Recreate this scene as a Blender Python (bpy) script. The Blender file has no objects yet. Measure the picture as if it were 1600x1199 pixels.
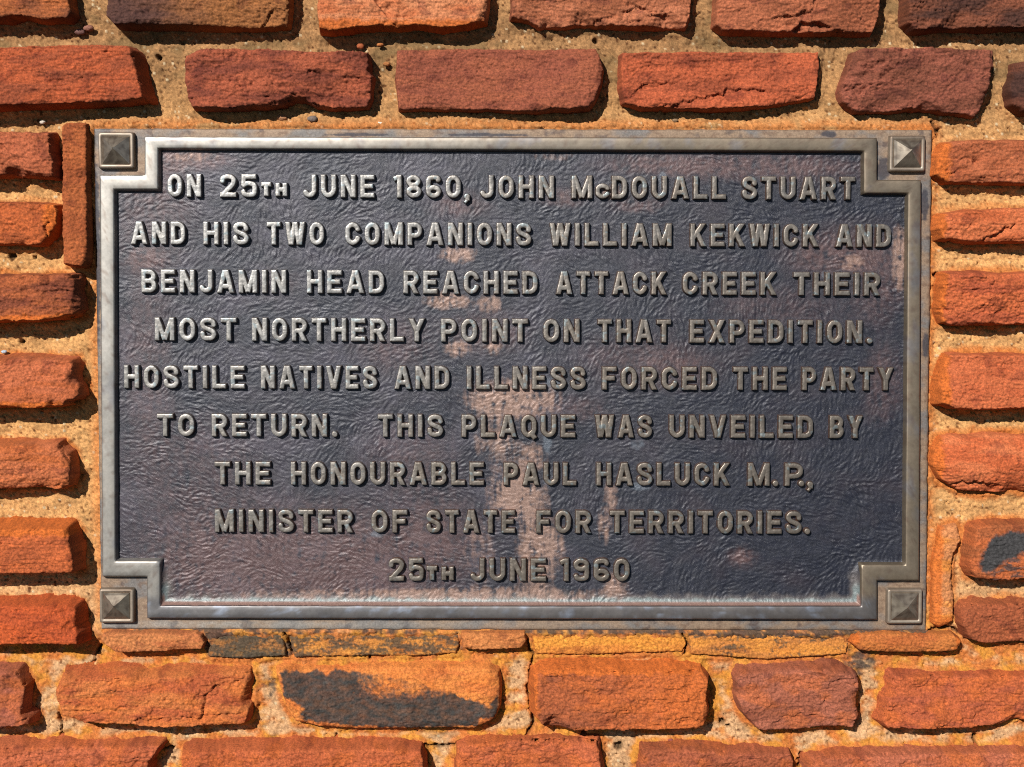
import bpy, math
import numpy as np

# ------------------------------------------------------------------ camera, sky, sun, exposure
S = 0.0005                      # metres per unit: all modelling below is in half-millimetres
F = 2200.0                      # focal length in the same units as the picture width (1600)
PITCH = math.radians(2.8)
scn = bpy.context.scene
cam = bpy.data.cameras.new('camera')
cam.sensor_width = 36.0
cam.lens = 36.0 * F / 1600.0
cam.clip_start = 0.02
cam.clip_end = 100.0
cam_o = bpy.data.objects.new('camera', cam)
scn.collection.objects.link(cam_o)
cam_o.location = (0, -F * S * math.cos(PITCH), F * S * math.sin(PITCH))
cam_o.rotation_euler = (math.radians(90) - PITCH, 0, 0)
scn.camera = cam_o

SUN = np.array([-0.46, -1.0, 0.55]); SUN = SUN / np.linalg.norm(SUN)
SUN_EL = math.asin(SUN[2])
world = bpy.data.worlds.new('World'); scn.world = world
world.use_nodes = True
wn = world.node_tree.nodes; wl = world.node_tree.links
bg = wn['Background']
sky = wn.new('ShaderNodeTexSky'); sky.sky_type = 'NISHITA'; sky.sun_disc = False
sky.air_density = 0.35; sky.dust_density = 0.05; sky.ozone_density = 0.6   # clear, dry desert air
sky.sun_elevation = SUN_EL
sky.sun_rotation = math.atan2(SUN[0], SUN[1])
wl.new(sky.outputs[0], bg.inputs[0]); bg.inputs[1].default_value = 0.05

sl = bpy.data.lights.new('sun', 'SUN'); sl.energy = 5.0; sl.angle = math.radians(0.5)
sl.color = (1.0, 0.965, 0.91)
so = bpy.data.objects.new('sun', sl); scn.collection.objects.link(so)
from mathutils import Vector
so.rotation_euler = Vector(-SUN).to_track_quat('-Z', 'Y').to_euler()
so.location = (-2, -4, 3)

scn.view_settings.view_transform = 'Standard'
scn.view_settings.look = 'None'
scn.view_settings.exposure = 0.45
scn.view_settings.gamma = 1.0
scn.view_settings.use_curve_mapping = False
try:
    scn.cycles.max_bounces = 4; scn.cycles.diffuse_bounces = 1
    scn.cycles.use_denoising = False
    scn.cycles.filter_width = 1.1
    scn.cycles.denoising_input_passes = 'RGB_ALBEDO_NORMAL'
except Exception:
    pass

# ------------------------------------------------------------------ helpers
def lin(r, g, b):
    c = np.array([r, g, b], float) / 255.0
    return np.where(c <= 0.04045, c / 12.92, ((c + 0.055) / 1.055) ** 2.4)

_ct, _st = math.cos(PITCH), math.sin(PITCH)
def uv(px, py, d=0.0):
    """A point read off the photograph -> wall coordinates (u right, v down) on the plane d units in front of the wall."""
    px = np.asarray(px, float); py = np.asarray(py, float)
    rx = px - 800.0; up = 599.5 - py
    ry = F * _ct + up * _st
    rz = -F * _st + up * _ct
    t = (-d + F * _ct) / ry
    return 800.0 + rx * t, 599.5 - (F * _st + rz * t)

def P(poly, d=0.0):
    a = np.asarray(poly, float)
    u, v = uv(a[:, 0], a[:, 1], d)
    return np.stack([u, v], 1)

def xyz(u, v, h):
    return np.stack([(u - 800.0) * S, -np.asarray(h) * S, (599.5 - v) * S], -1)

_g = np.random.RandomState(7)
_ang = _g.rand(256) * 2 * np.pi
_GX, _GY = np.cos(_ang), np.sin(_ang)
def _hash(i, j, seed):
    h = (i.astype(np.uint32) * np.uint32(374761393) + j.astype(np.uint32) * np.uint32(668265263)
         + np.uint32((seed * 2246822519) & 0xffffffff))
    h = (h ^ (h >> np.uint32(13))) * np.uint32(1274126177)
    h = h ^ (h >> np.uint32(16))
    return h
def pn(x, y, seed=0):
    xi = np.floor(x).astype(np.int64); yi = np.floor(y).astype(np.int64)
    xf = x - xi; yf = y - yi
    w = xf * xf * xf * (xf * (xf * 6 - 15) + 10); z = yf * yf * yf * (yf * (yf * 6 - 15) + 10)
    def g(a, b):
        k = (_hash(xi + a, yi + b, seed) & np.uint32(255)).astype(np.int64)
        return _GX[k] * (xf - a) + _GY[k] * (yf - b)
    a = g(0, 0); b = g(1, 0); c = g(0, 1); d = g(1, 1)
    return 1.5 * ((a + (b - a) * w) + ((c + (d - c) * w) - (a + (b - a) * w)) * z)
def fbm(x, y, seed=0, o=4, gain=0.5):
    s = 0; a = 1.0; t = 0
    for k in range(o):
        s = s + a * pn(x, y, seed + 17 * k); t += a; a *= gain; x = x * 2.03 + 5.1; y = y * 2.03 + 9.7
    return s / t * 1.4
def rnd(x, y, seed=0):
    return (_hash(np.floor(x).astype(np.int64), np.floor(y).astype(np.int64), seed) & np.uint32(65535)).astype(float) / 65535.0
def sm(a, b, x):
    t = np.clip((x - a) / (b - a), 0, 1); return t * t * (3 - 2 * t)

def seg_d(u, v, a, b):
    dx, dy = b[0] - a[0], b[1] - a[1]
    L = dx * dx + dy * dy + 1e-9
    t = np.clip(((u - a[0]) * dx + (v - a[1]) * dy) / L, 0, 1)
    cx, cy = a[0] + t * dx, a[1] + t * dy
    return cx, cy
def poly_sd(u, v, poly):
    """signed distance, positive inside, and the vector from the nearest edge point"""
    best = np.full(u.shape, 1e9); vx = np.zeros(u.shape); vy = np.zeros(u.shape); ins = np.zeros(u.shape, bool)
    n = len(poly)
    for i in range(n):
        a = poly[i]; b = poly[(i + 1) % n]
        cx, cy = seg_d(u, v, a, b)
        d = np.hypot(u - cx, v - cy); m = d < best
        best = np.where(m, d, best); vx = np.where(m, u - cx, vx); vy = np.where(m, v - cy, vy)
        c = ((a[1] > v) != (b[1] > v))
        if abs(b[1] - a[1]) > 1e-9:
            ins ^= c & (u < (b[0] - a[0]) * (v - a[1]) / (b[1] - a[1]) + a[0])
    return np.where(ins, best, -best), vx, vy
def pline_d(u, v, pts):
    """distance to an open polyline and the signed side of its nearest piece (+ on the right hand going along it, y down)"""
    best = np.full(u.shape, 1e9); side = np.zeros(u.shape)
    for a, b in zip(pts[:-1], pts[1:]):
        cx, cy = seg_d(u, v, a, b)
        d = np.hypot(u - cx, v - cy); m = d < best
        best = np.where(m, d, best)
        s = (b[0] - a[0]) * (v - a[1]) - (b[1] - a[1]) * (u - a[0])
        side = np.where(m, np.sign(s), side)
    return best, side

def link(o, parent=None):
    scn.collection.objects.link(o)
    if parent is not None:
        o.parent = parent
    return o
def mesh_obj(name, verts, faces, mat, parent=None, col=None, smooth=True):
    me = bpy.data.meshes.new(name)
    verts = np.ascontiguousarray(verts, np.float32)
    faces = np.ascontiguousarray(faces, np.int32)
    k = faces.shape[1]
    me.vertices.add(len(verts)); me.vertices.foreach_set('co', verts.ravel())
    me.loops.add(faces.size); me.loops.foreach_set('vertex_index', faces.ravel())
    me.polygons.add(len(faces))
    me.polygons.foreach_set('loop_start', np.arange(0, faces.size, k, dtype=np.int32))
    me.update(calc_edges=True)
    if smooth:
        me.polygons.foreach_set('use_smooth', np.ones(len(faces), bool))
    if col is not None:
        at = me.color_attributes.new('tint', 'FLOAT_COLOR', 'POINT')
        c = np.ones((len(verts), 4), np.float32); c[:, :col.shape[1]] = col
        at.data.foreach_set('color', c.ravel())
    me.materials.append(mat)
    me.validate()
    o = bpy.data.objects.new(name, me)
    return link(o, parent)
def grid_faces(mask):
    """quads of the grid whose four corners are in mask -> faces on compacted vertex ids, and the used-vertex mask"""
    c = mask[:-1, :-1] & mask[1:, :-1] & mask[:-1, 1:] & mask[1:, 1:]
    used = np.zeros(mask.shape, bool)
    used[:-1, :-1] |= c; used[1:, :-1] |= c; used[:-1, 1:] |= c; used[1:, 1:] |= c
    ids = np.cumsum(used.ravel()).reshape(mask.shape) - 1
    a = ids[:-1, :-1][c]; b = ids[:-1, 1:][c]; d = ids[1:, :-1][c]; e = ids[1:, 1:][c]
    return np.stack([a, d, e, b], 1), used
def field_obj(name, U, V, H, mask, mat, parent, col=None, smooth=True):
    f, used = grid_faces(mask)
    return mesh_obj(name, xyz(U[used], V[used], H[used]), f, mat, parent, None if col is None else col[used], smooth)
def grid(u0, u1, v0, v1, st):
    u = np.arange(u0, u1 + st, st); v = np.arange(v0, v1 + st, st)
    return np.meshgrid(u, v)
def empty(name, label, cat, u, v):
    o = bpy.data.objects.new(name, None); link(o)
    o.empty_display_size = 0.05
    o['label'] = label; o['category'] = cat
    return o

# ------------------------------------------------------------------ materials
def material(name):
    m = bpy.data.materials.new(name); m.use_nodes = True
    nt = m.node_tree; b = nt.nodes['Principled BSDF']
    return m, nt, b
def node(nt, t, **kw):
    n = nt.nodes.new(t)
    for k, v in kw.items():
        if k.startswith('i_'):
            n.inputs[k[2:]].default_value = v
        else:
            setattr(n, k, v)
    return n
def tinted(name, rough, metal, grain, glo, ghi, bump, bdist, spec=0.5, rvar=0.0, rscale=60.0):
    """the object's own 'tint' colour times a fine procedural grain, with a fine bump"""
    m, nt, b = material(name)
    at = node(nt, 'ShaderNodeVertexColor', layer_name='tint')
    tc = node(nt, 'ShaderNodeTexCoord')
    n1 = node(nt, 'ShaderNodeTexNoise'); n1.inputs['Scale'].default_value = grain; n1.inputs['Detail'].default_value = 4
    n1.inputs['Roughness'].default_value = 0.65
    mr = node(nt, 'ShaderNodeMapRange'); mr.inputs[1].default_value = 0.3; mr.inputs[2].default_value = 0.7
    mr.inputs[3].default_value = glo; mr.inputs[4].default_value = ghi
    mx = node(nt, 'ShaderNodeVectorMath', operation='SCALE')
    L = nt.links.new
    L(tc.outputs['Object'], n1.inputs['Vector']); L(n1.outputs[0], mr.inputs[0])
    L(at.outputs[0], mx.inputs[0]); L(mr.outputs[0], mx.inputs['Scale'])
    L(mx.outputs[0], b.inputs['Base Color'])
    bp = node(nt, 'ShaderNodeBump'); bp.inputs['Strength'].default_value = bump; bp.inputs['Distance'].default_value = bdist
    L(n1.outputs[0], bp.inputs['Height']); L(bp.outputs[0], b.inputs['Normal'])
    b.inputs['Metallic'].default_value = metal
    b.inputs['Specular IOR Level'].default_value = spec
    b.inputs['Roughness'].default_value = rough
    if rvar:
        n2 = node(nt, 'ShaderNodeTexNoise'); n2.inputs['Scale'].default_value = rscale; n2.inputs['Detail'].default_value = 5
        m2 = node(nt, 'ShaderNodeMapRange'); m2.inputs[1].default_value = 0.3; m2.inputs[2].default_value = 0.7
        m2.inputs[3].default_value = rough - rvar; m2.inputs[4].default_value = rough + rvar
        L(tc.outputs['Object'], n2.inputs['Vector']); L(n2.outputs[0], m2.inputs[0]); L(m2.outputs[0], b.inputs['Roughness'])
    return m
M_STONE = tinted('red_sandstone', 0.92, 0, 820, 0.55, 1.42, 0.6, 0.0006, 0.25)
M_MORTAR = tinted('sandy_mortar', 0.95, 0, 1100, 0.68, 1.34, 0.45, 0.0006, 0.2)
M_FIELD = tinted('dark_bronze_patina', 0.42, 0.20, 1500, 0.6, 1.4, 0.8, 0.0003, 0.5, 0.08, 90)
M_LETTER = tinted('worn_bronze_lettering', 0.43, 0.72, 700, 0.86, 1.14, 0.03, 0.0002, 0.5, 0.06, 90)
M_FRAME = tinted('worn_bronze_border', 0.42, 0.72, 300, 0.88, 1.12, 0.05, 0.0003, 0.5, 0.06, 50)
M_PLATE = tinted('tan_bronze_patina', 0.62, 0.25, 900, 0.72, 1.28, 0.25, 0.0003, 0.4)
M_STUD = tinted('polished_bronze', 0.5, 0.55, 300, 0.85, 1.15, 0.05, 0.0002, 0.5, 0.06, 120)
M_BOSS = tinted('polished_boss', 0.30, 0.75, 300, 0.9, 1.1, 0.03, 0.0002, 0.5, 0.05, 120)
M_PEBBLE = tinted('pebble', 0.8, 0, 900, 0.8, 1.2, 0.2, 0.0004, 0.3)

# ------------------------------------------------------------------ the stones
# poly: outline of the front face as seen in the photograph; h: how far that face stands out of the wall;
# c0/c1: the two colours of the stone; e: widths of the sloping sides (left, right, top, bottom)
ST = []
def stone(poly, h, c0, c1, **k):
    k.update(poly=poly, h=h, c0=lin(*c0), c1=lin(*c1)); ST.append(k)
OR = (206, 104, 34)
# top course, cut by the upper edge of the view
stone([(-150,-62),(95,-60),(103,0),(107,18),(100,25),(62,28),(30,21),(0,26),(-150,24)], 44, (176,96,52), (120,66,44), lam=1.6)
stone([(168,-60),(446,-58),(449,10),(446,36),(410,40),(300,38),(220,36),(176,36),(163,22)], 44, (158,98,56), (84,54,52), lam=.7, split=((163,20),(330,0),.9),
      ledges=[([(405,40),(412,20),(425,12),(447,6)],6,26,1)])
stone([(497,-60),(760,-60),(762,0),(758,30),(722,38),(690,41),(650,36),(620,40),(590,37),(560,40),(520,46),(498,44),(495,20)], 44, (204,128,92), (190,104,66), lam=.4,
      ledges=[([(574,-12),(588,6),(606,28),(612,34)],11,40,-1)], edgeband=(0,0,0,16), smooth=.6)
stone([(799,-60),(1087,-62),(1080,24),(1074,40),(1010,38),(950,36),(905,35),(880,38),(842,38),(822,28),(800,25)], 40, (182,108,80), (150,84,58), lam=.6,
      ledges=[([(915,37),(945,25),(968,17),(990,10)],5,18,1),([(988,29),(1012,22),(1040,20)],7,10,1),([(990,3),(1005,8),(1020,12)],6,9,1)])
stone([(1126,-60),(1381,-60),(1376,24),(1366,49),(1300,47),(1220,47),(1132,45),(1121,36)], 42, (178,100,72), (146,80,56), lam=.4,
      ledges=[([(1222,24),(1246,20),(1266,15),(1276,-4)],7,40,1),([(1238,46),(1256,34),(1272,29),(1290,35),(1322,47)],15,18,1)])
stone([(1423,-60),(1690,-62),(1690,38),(1560,40),(1500,40),(1432,44),(1421,32)], 44, (126,70,52), (78,46,40), lam=1.0, rough=1.5)
# second course
stone([(-165,74),(0,74),(100,70),(196,70),(202,76),(211,110),(222,152),(190,157),(100,160),(0,164),(-165,166)], 46, (180,84,48), (150,72,46), lam=1.6, smooth=.7, e=(6,14,6,5))
stone([(284,83),(290,77),(400,77),(572,80),(575,100),(572,106),(581,116),(577,150),(570,165),(520,166),(490,163),(472,154),(455,153),(440,161),(420,163),(345,168),(296,165),(291,150),(284,110)], 44,
      (164,82,58), (128,62,48), lam=1.1, ledges=[([(415,160),(440,152),(470,150),(500,162)],9,10,1)])
stone([(619,75),(700,73),(800,74),(930,74),(937,84),(943,105),(939,130),(930,155),(920,166),(890,170),(862,169),(840,172),(800,172),(762,168),(740,170),(690,168),(622,168),(617,120)], 38,
      (156,84,62), (142,74,58), lam=.7, smooth=.7)
stone([(973,81),(1080,79),(1286,77),(1285,100),(1279,148),(1270,153),(1240,156),(1200,163),(1170,165),(1110,168),(1005,166),(977,158),(972,130)], 42,
      (184,88,56), (160,76,50), lam=.8, ledges=[([(992,142),(1005,131),(1020,126),(1042,127)],7,26,1),([(1046,164),(1080,153),(1128,143),(1150,134),(1178,135),(1204,141)],7,26,1),([(1250,146),(1262,142),(1278,140)],4,10,1)])
stone([(1338,78),(1350,74),(1450,72),(1562,74),(1563,100),(1557,112),(1553,130),(1540,170),(1530,178),(1500,174),(1425,167),(1398,172),(1342,172),(1321,155),(1318,140),(1330,105)], 42,
      (146,80,66), (120,66,52), lam=.6, ledges=[([(1344,158),(1368,128),(1402,104),(1420,84),(1426,72)],8,120,-1),([(1562,112),(1540,108),(1520,102)],5,12,1)])
stone([(1592,95),(1660,88),(1800,90),(1800,172),(1604,172),(1586,160),(1584,130),(1590,118)], 40, (104,58,46), (70,42,38), lam=.6)
# left of the plaque
stone([(-160,205),(40,206),(72,206),(75,213),(75,238),(82,252),(80,275),(60,275),(0,273),(-160,272)], 44, (170,90,66), (146,76,52), lam=.5,
      ledges=[([(5,229),(18,240),(26,254),(32,272)],3,20,1),([(-10,252),(10,258),(32,270)],3,14,1)])
stone([(93,195),(100,190),(130,190),(132,215),(131,270),(134,380),(134,408),(128,416),(99,413),(97,350),(95,300),(93,225)], 34, (162,86,50), (150,76,44), lam=.2, smooth=.8, e=(4,5,4,4))
stone([(-160,315),(0,315),(60,318),(81,320),(86,330),(84,350),(74,368),(58,381),(40,382),(0,380),(-160,380)], 42, (182,90,48), (158,78,44), lam=.5, edgeband=(0,20,0,0),
      ledges=[([(66,332),(72,345),(66,352),(70,368)],5,20,-1)])
stone([(-165,431),(60,430),(110,430),(115,436),(114,452),(119,468),(120,484),(110,492),(60,500),(0,501),(-165,502)], 48, (160,84,52), (128,66,50), lam=1.4, edgeband=(0,0,0,9))
stone([(-165,565),(60,562),(104,564),(108,572),(108,590),(117,606),(118,618),(111,625),(98,628),(96,634),(80,636),(50,637),(0,637),(-165,637)], 52, (182,98,70), (168,86,52), lam=.5, e=(5,10,12,5), edgeband=(0,0,0,6))
stone([(-160,700),(50,698),(84,694),(86,702),(98,712),(104,728),(103,748),(101,762),(84,768),(60,764),(0,766),(-160,767)], 50, (188,104,72), (176,92,52), lam=.4, e=(5,10,14,5), rnd=5,
      ledges=[([(84,690),(90,706),(96,718),(106,730)],8,30,-1),([(52,762),(74,760),(101,757)],5,8,1)])
stone([(-160,830),(100,828),(106,838),(106,850),(110,862),(112,880),(111,895),(84,897),(-160,897)], 52, (188,94,54), (162,80,48), lam=1.6, smooth=.6, e=(5,12,14,5), edgeband=(0,0,9,0))
stone([(-160,951),(100,950),(110,953),(114,962),(113,980),(118,992),(118,1008),(90,1009),(0,1010),(-160,1011)], 52, (182,78,36), (168,72,38), lam=.6, smooth=.6, e=(5,12,14,5))
stone([(-165,1056),(18,1055),(24,1066),(32,1078),(31,1095),(28,1120),(40,1130),(39,1137),(10,1137),(0,1140),(-165,1140)], 48, (160,88,76), (150,80,56), lam=.4, e=(5,12,16,5),
      ledges=[([(8,1136),(14,1130),(40,1127)],5,8,1)])
# course under the plaque
stone([(84,1080),(96,1066),(200,1062),(300,1060),(384,1056),(388,1068),(389,1078),(385,1092),(388,1105),(380,1135),(300,1136),(200,1135),(130,1131),(95,1120),(90,1100)], 44,
      (190,108,62), (170,84,52), lam=1.0, e=(8,9,22,5), ledges=[([(313,1112),(317,1092),(328,1076),(360,1070)],6,22,1),([(200,1133),(214,1125),(255,1124),(300,1122),(368,1117)],5,12,1),([(130,1122),(160,1112),(205,1104)],4,14,1)])
stone([(428,1056),(440,1053),(500,1053),(600,1050),(700,1048),(765,1050),(778,1058),(781,1070),(780,1110),(771,1130),(740,1144),(650,1145),(560,1147),(500,1142),(458,1135),(444,1112),(434,1075)], 42,
      (208,124,62), (196,110,58), lam=.2, smooth=.55, e=(9,10,22,6), rnd=5, dark=True)
stone([(834,1058),(845,1050),(900,1048),(1000,1054),(1098,1052),(1108,1066),(1104,1085),(1103,1098),(1111,1118),(1104,1134),(1090,1141),(1040,1142),(980,1142),(900,1141),(852,1138),(838,1120),(836,1085)], 42,
      (178,92,54), (138,74,54), lam=.9, e=(12,7,20,5), edgeband=(6,0,8,0), split=((840,1100),(950,1075),.5), bright_right=.3)
stone([(1153,1066),(1160,1056),(1200,1054),(1290,1050),(1338,1056),(1344,1062),(1342,1090),(1340,1105),(1345,1120),(1336,1140),(1310,1139),(1240,1146),(1190,1146),(1164,1118),(1154,1090)], 42,
      (156,90,78), (144,80,66), lam=.4, e=(9,7,14,5), ledges=[([(1200,1092),(1238,1076),(1270,1068)],3,40,-1),([(1294,1082),(1300,1070),(1316,1062),(1342,1060)],5,26,1),([(1218,1130),(1236,1122),(1262,1120),(1300,1124),(1336,1128)],4,22,1)])
stone([(1402,1062),(1500,1064),(1600,1063),(1790,1062),(1790,1132),(1600,1131),(1570,1137),(1480,1142),(1392,1140),(1384,1132),(1392,1100),(1400,1080)], 42,
      (178,88,54), (162,80,58), lam=.7, e=(18,6,16,5), ledges=[([(1400,1120),(1418,1117),(1452,1118)],3,14,1),([(1470,1140),(1490,1128),(1560,1118)],3,26,1)])
# lowest course, cut by the lower edge
stone([(-165,1174),(60,1172),(150,1172),(247,1170),(240,1180),(228,1195),(222,1262),(-165,1265)], 42, (178,92,66), (168,84,54), lam=.6, e=(6,14,14,5))
stone([(284,1182),(300,1177),(500,1174),(640,1173),(656,1175),(660,1190),(668,1265),(280,1265)], 42, (178,90,58), (168,82,52), lam=.6, e=(8,8,14,5))
stone([(714,1174),(730,1168),(800,1164),(934,1164),(936,1180),(950,1265),(705,1265)], 40, (176,90,62), (166,84,52), lam=.7, e=(8,10,12,5))
stone([(1006,1178),(1060,1174),(1100,1176),(1150,1182),(1238,1184),(1244,1200),(1246,1265),(994,1265)], 40, (160,84,64), (150,78,56), lam=.4, e=(8,7,12,5))
stone([(1268,1196),(1300,1186),(1400,1182),(1600,1182),(1790,1182),(1790,1265),(1256,1265)], 40, (172,94,76), (166,86,60), lam=.5, e=(9,6,10,5))
# right of the plaque
stone([(1482,222),(1500,220),(1640,221),(1790,222),(1790,284),(1540,284),(1484,283),(1466,272),(1470,240)], 38, (170,94,68), (156,82,56), lam=.6, e=(12,6,8,5), edgeband=(20,0,0,0),
      ledges=[([(1492,268),(1506,258),(1524,250)],5,12,1),([(1496,248),(1510,246),(1524,246)],4,8,1)])
stone([(1480,334),(1500,331),(1560,327),(1600,325),(1790,326),(1790,376),(1600,376),(1530,379),(1500,375),(1476,372),(1470,358),(1474,345)], 38, (194,104,70), (178,88,54), lam=.8, e=(12,6,6,5), edgeband=(10,0,0,0),
      ledges=[([(1528,377),(1548,370),(1562,360),(1578,354)],9,16,1)])
stone([(1482,428),(1560,427),(1650,427),(1790,428),(1790,507),(1600,506),(1500,507),(1480,505),(1472,480),(1476,445)], 40, (184,92,58), (164,78,54), lam=.7, e=(10,6,6,5), edgeband=(8,0,0,0), rough=1.2,
      ledges=[([(1470,440),(1476,460),(1474,472),(1480,480)],5,10,1)])
stone([(1488,557),(1500,556),(1640,557),(1790,558),(1790,637),(1640,637),(1560,640),(1495,638),(1476,630),(1472,594),(1480,566)], 40, (186,96,64), (172,84,54), lam=.6, e=(14,6,8,5), edgeband=(14,0,0,0))
stone([(1478,690),(1496,685),(1560,683),(1790,682),(1790,775),(1640,772),(1540,772),(1506,768),(1478,752),(1466,730),(1468,706)], 42, (198,108,74), (182,88,54), lam=1.6, smooth=.6, e=(10,6,14,6), rnd=14,
      ledges=[([(1490,762),(1500,756),(1530,754),(1556,758)],9,20,1),([(1466,732),(1478,738),(1500,749)],3,8,1)], edgeband=(14,0,0,0))
stone([(1471,826),(1497,822),(1502,845),(1490,870),(1487,905),(1492,940),(1490,972),(1470,982),(1459,975),(1459,880)], 15, (196,128,90), (206,128,60), lam=.3, smooth=.25, rnd=3, e=(4,6,5,5), edgeband=(14,0,0,14))
stone([(1529,828),(1545,823),(1600,822),(1790,822),(1790,906),(1600,906),(1545,908),(1527,905),(1520,890),(1519,868),(1526,845)], 40, (178,92,54), (150,82,52), lam=.8, e=(12,6,10,5), dark2=True)
stone([(1512,952),(1530,949),(1600,950),(1790,950),(1790,1006),(1600,1008),(1550,1010),(1524,1003),(1508,980),(1505,962)], 40, (156,82,56), (148,76,52), lam=.6, e=(10,6,16,5))
# thin pieces wedged under the plaque
stone([(160,993),(175,991),(305,991),(313,995),(318,1004),(314,1014),(260,1018),(182,1020),(166,1010),(157,1000)], 26, (186,116,76), (164,92,62), lam=.6, e=(6,4,6,4), smooth=.4)
stone([(722,991),(820,990),(822,1003),(814,1013),(750,1016),(724,1013)], 21, (190,118,72), (176,104,62), lam=.5, e=(5,5,5,5), smooth=.35)
stone([(1334,996),(1346,992),(1420,992),(1492,994),(1503,1003),(1498,1016),(1470,1020),(1400,1021),(1346,1018),(1331,1006)], 26, (184,108,56), (170,92,50), lam=.6, e=(6,6,5,5), rnd=4, smooth=.3, edgeband=(8,8,0,0))
# long flush slabs between them
stone([(324,993),(440,992),(443,1005),(446,1024),(380,1029),(326,1026)], 9, (150,104,66), (110,84,62), lam=.4, smooth=.25, e=(4,4,4,4), lichen=.66)
stone([(452,993),(716,992),(716,1010),(712,1021),(620,1026),(580,1024),(460,1027)], 9, (196,130,64), (180,112,58), lam=.5, smooth=.25, e=(4,4,4,4), lichen=.58)
stone([(832,992),(1066,992),(1072,1006),(1066,1018),(940,1022),(838,1022)], 9, (212,140,54), (200,124,54), lam=.4, smooth=.25, e=(4,4,4,4), lichen=.0)
stone([(1076,993),(1322,993),(1326,1006),(1322,1022),(1200,1030),(1080,1022)], 9, (204,132,58), (184,116,60), lam=.4, smooth=.25, e=(4,4,4,4), lichen=.38)

wall = empty('stone_wall', 'rough wall of red sandstone blocks with sandy mortar joints around the metal plaque', 'stone wall', 0, 0)

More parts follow.
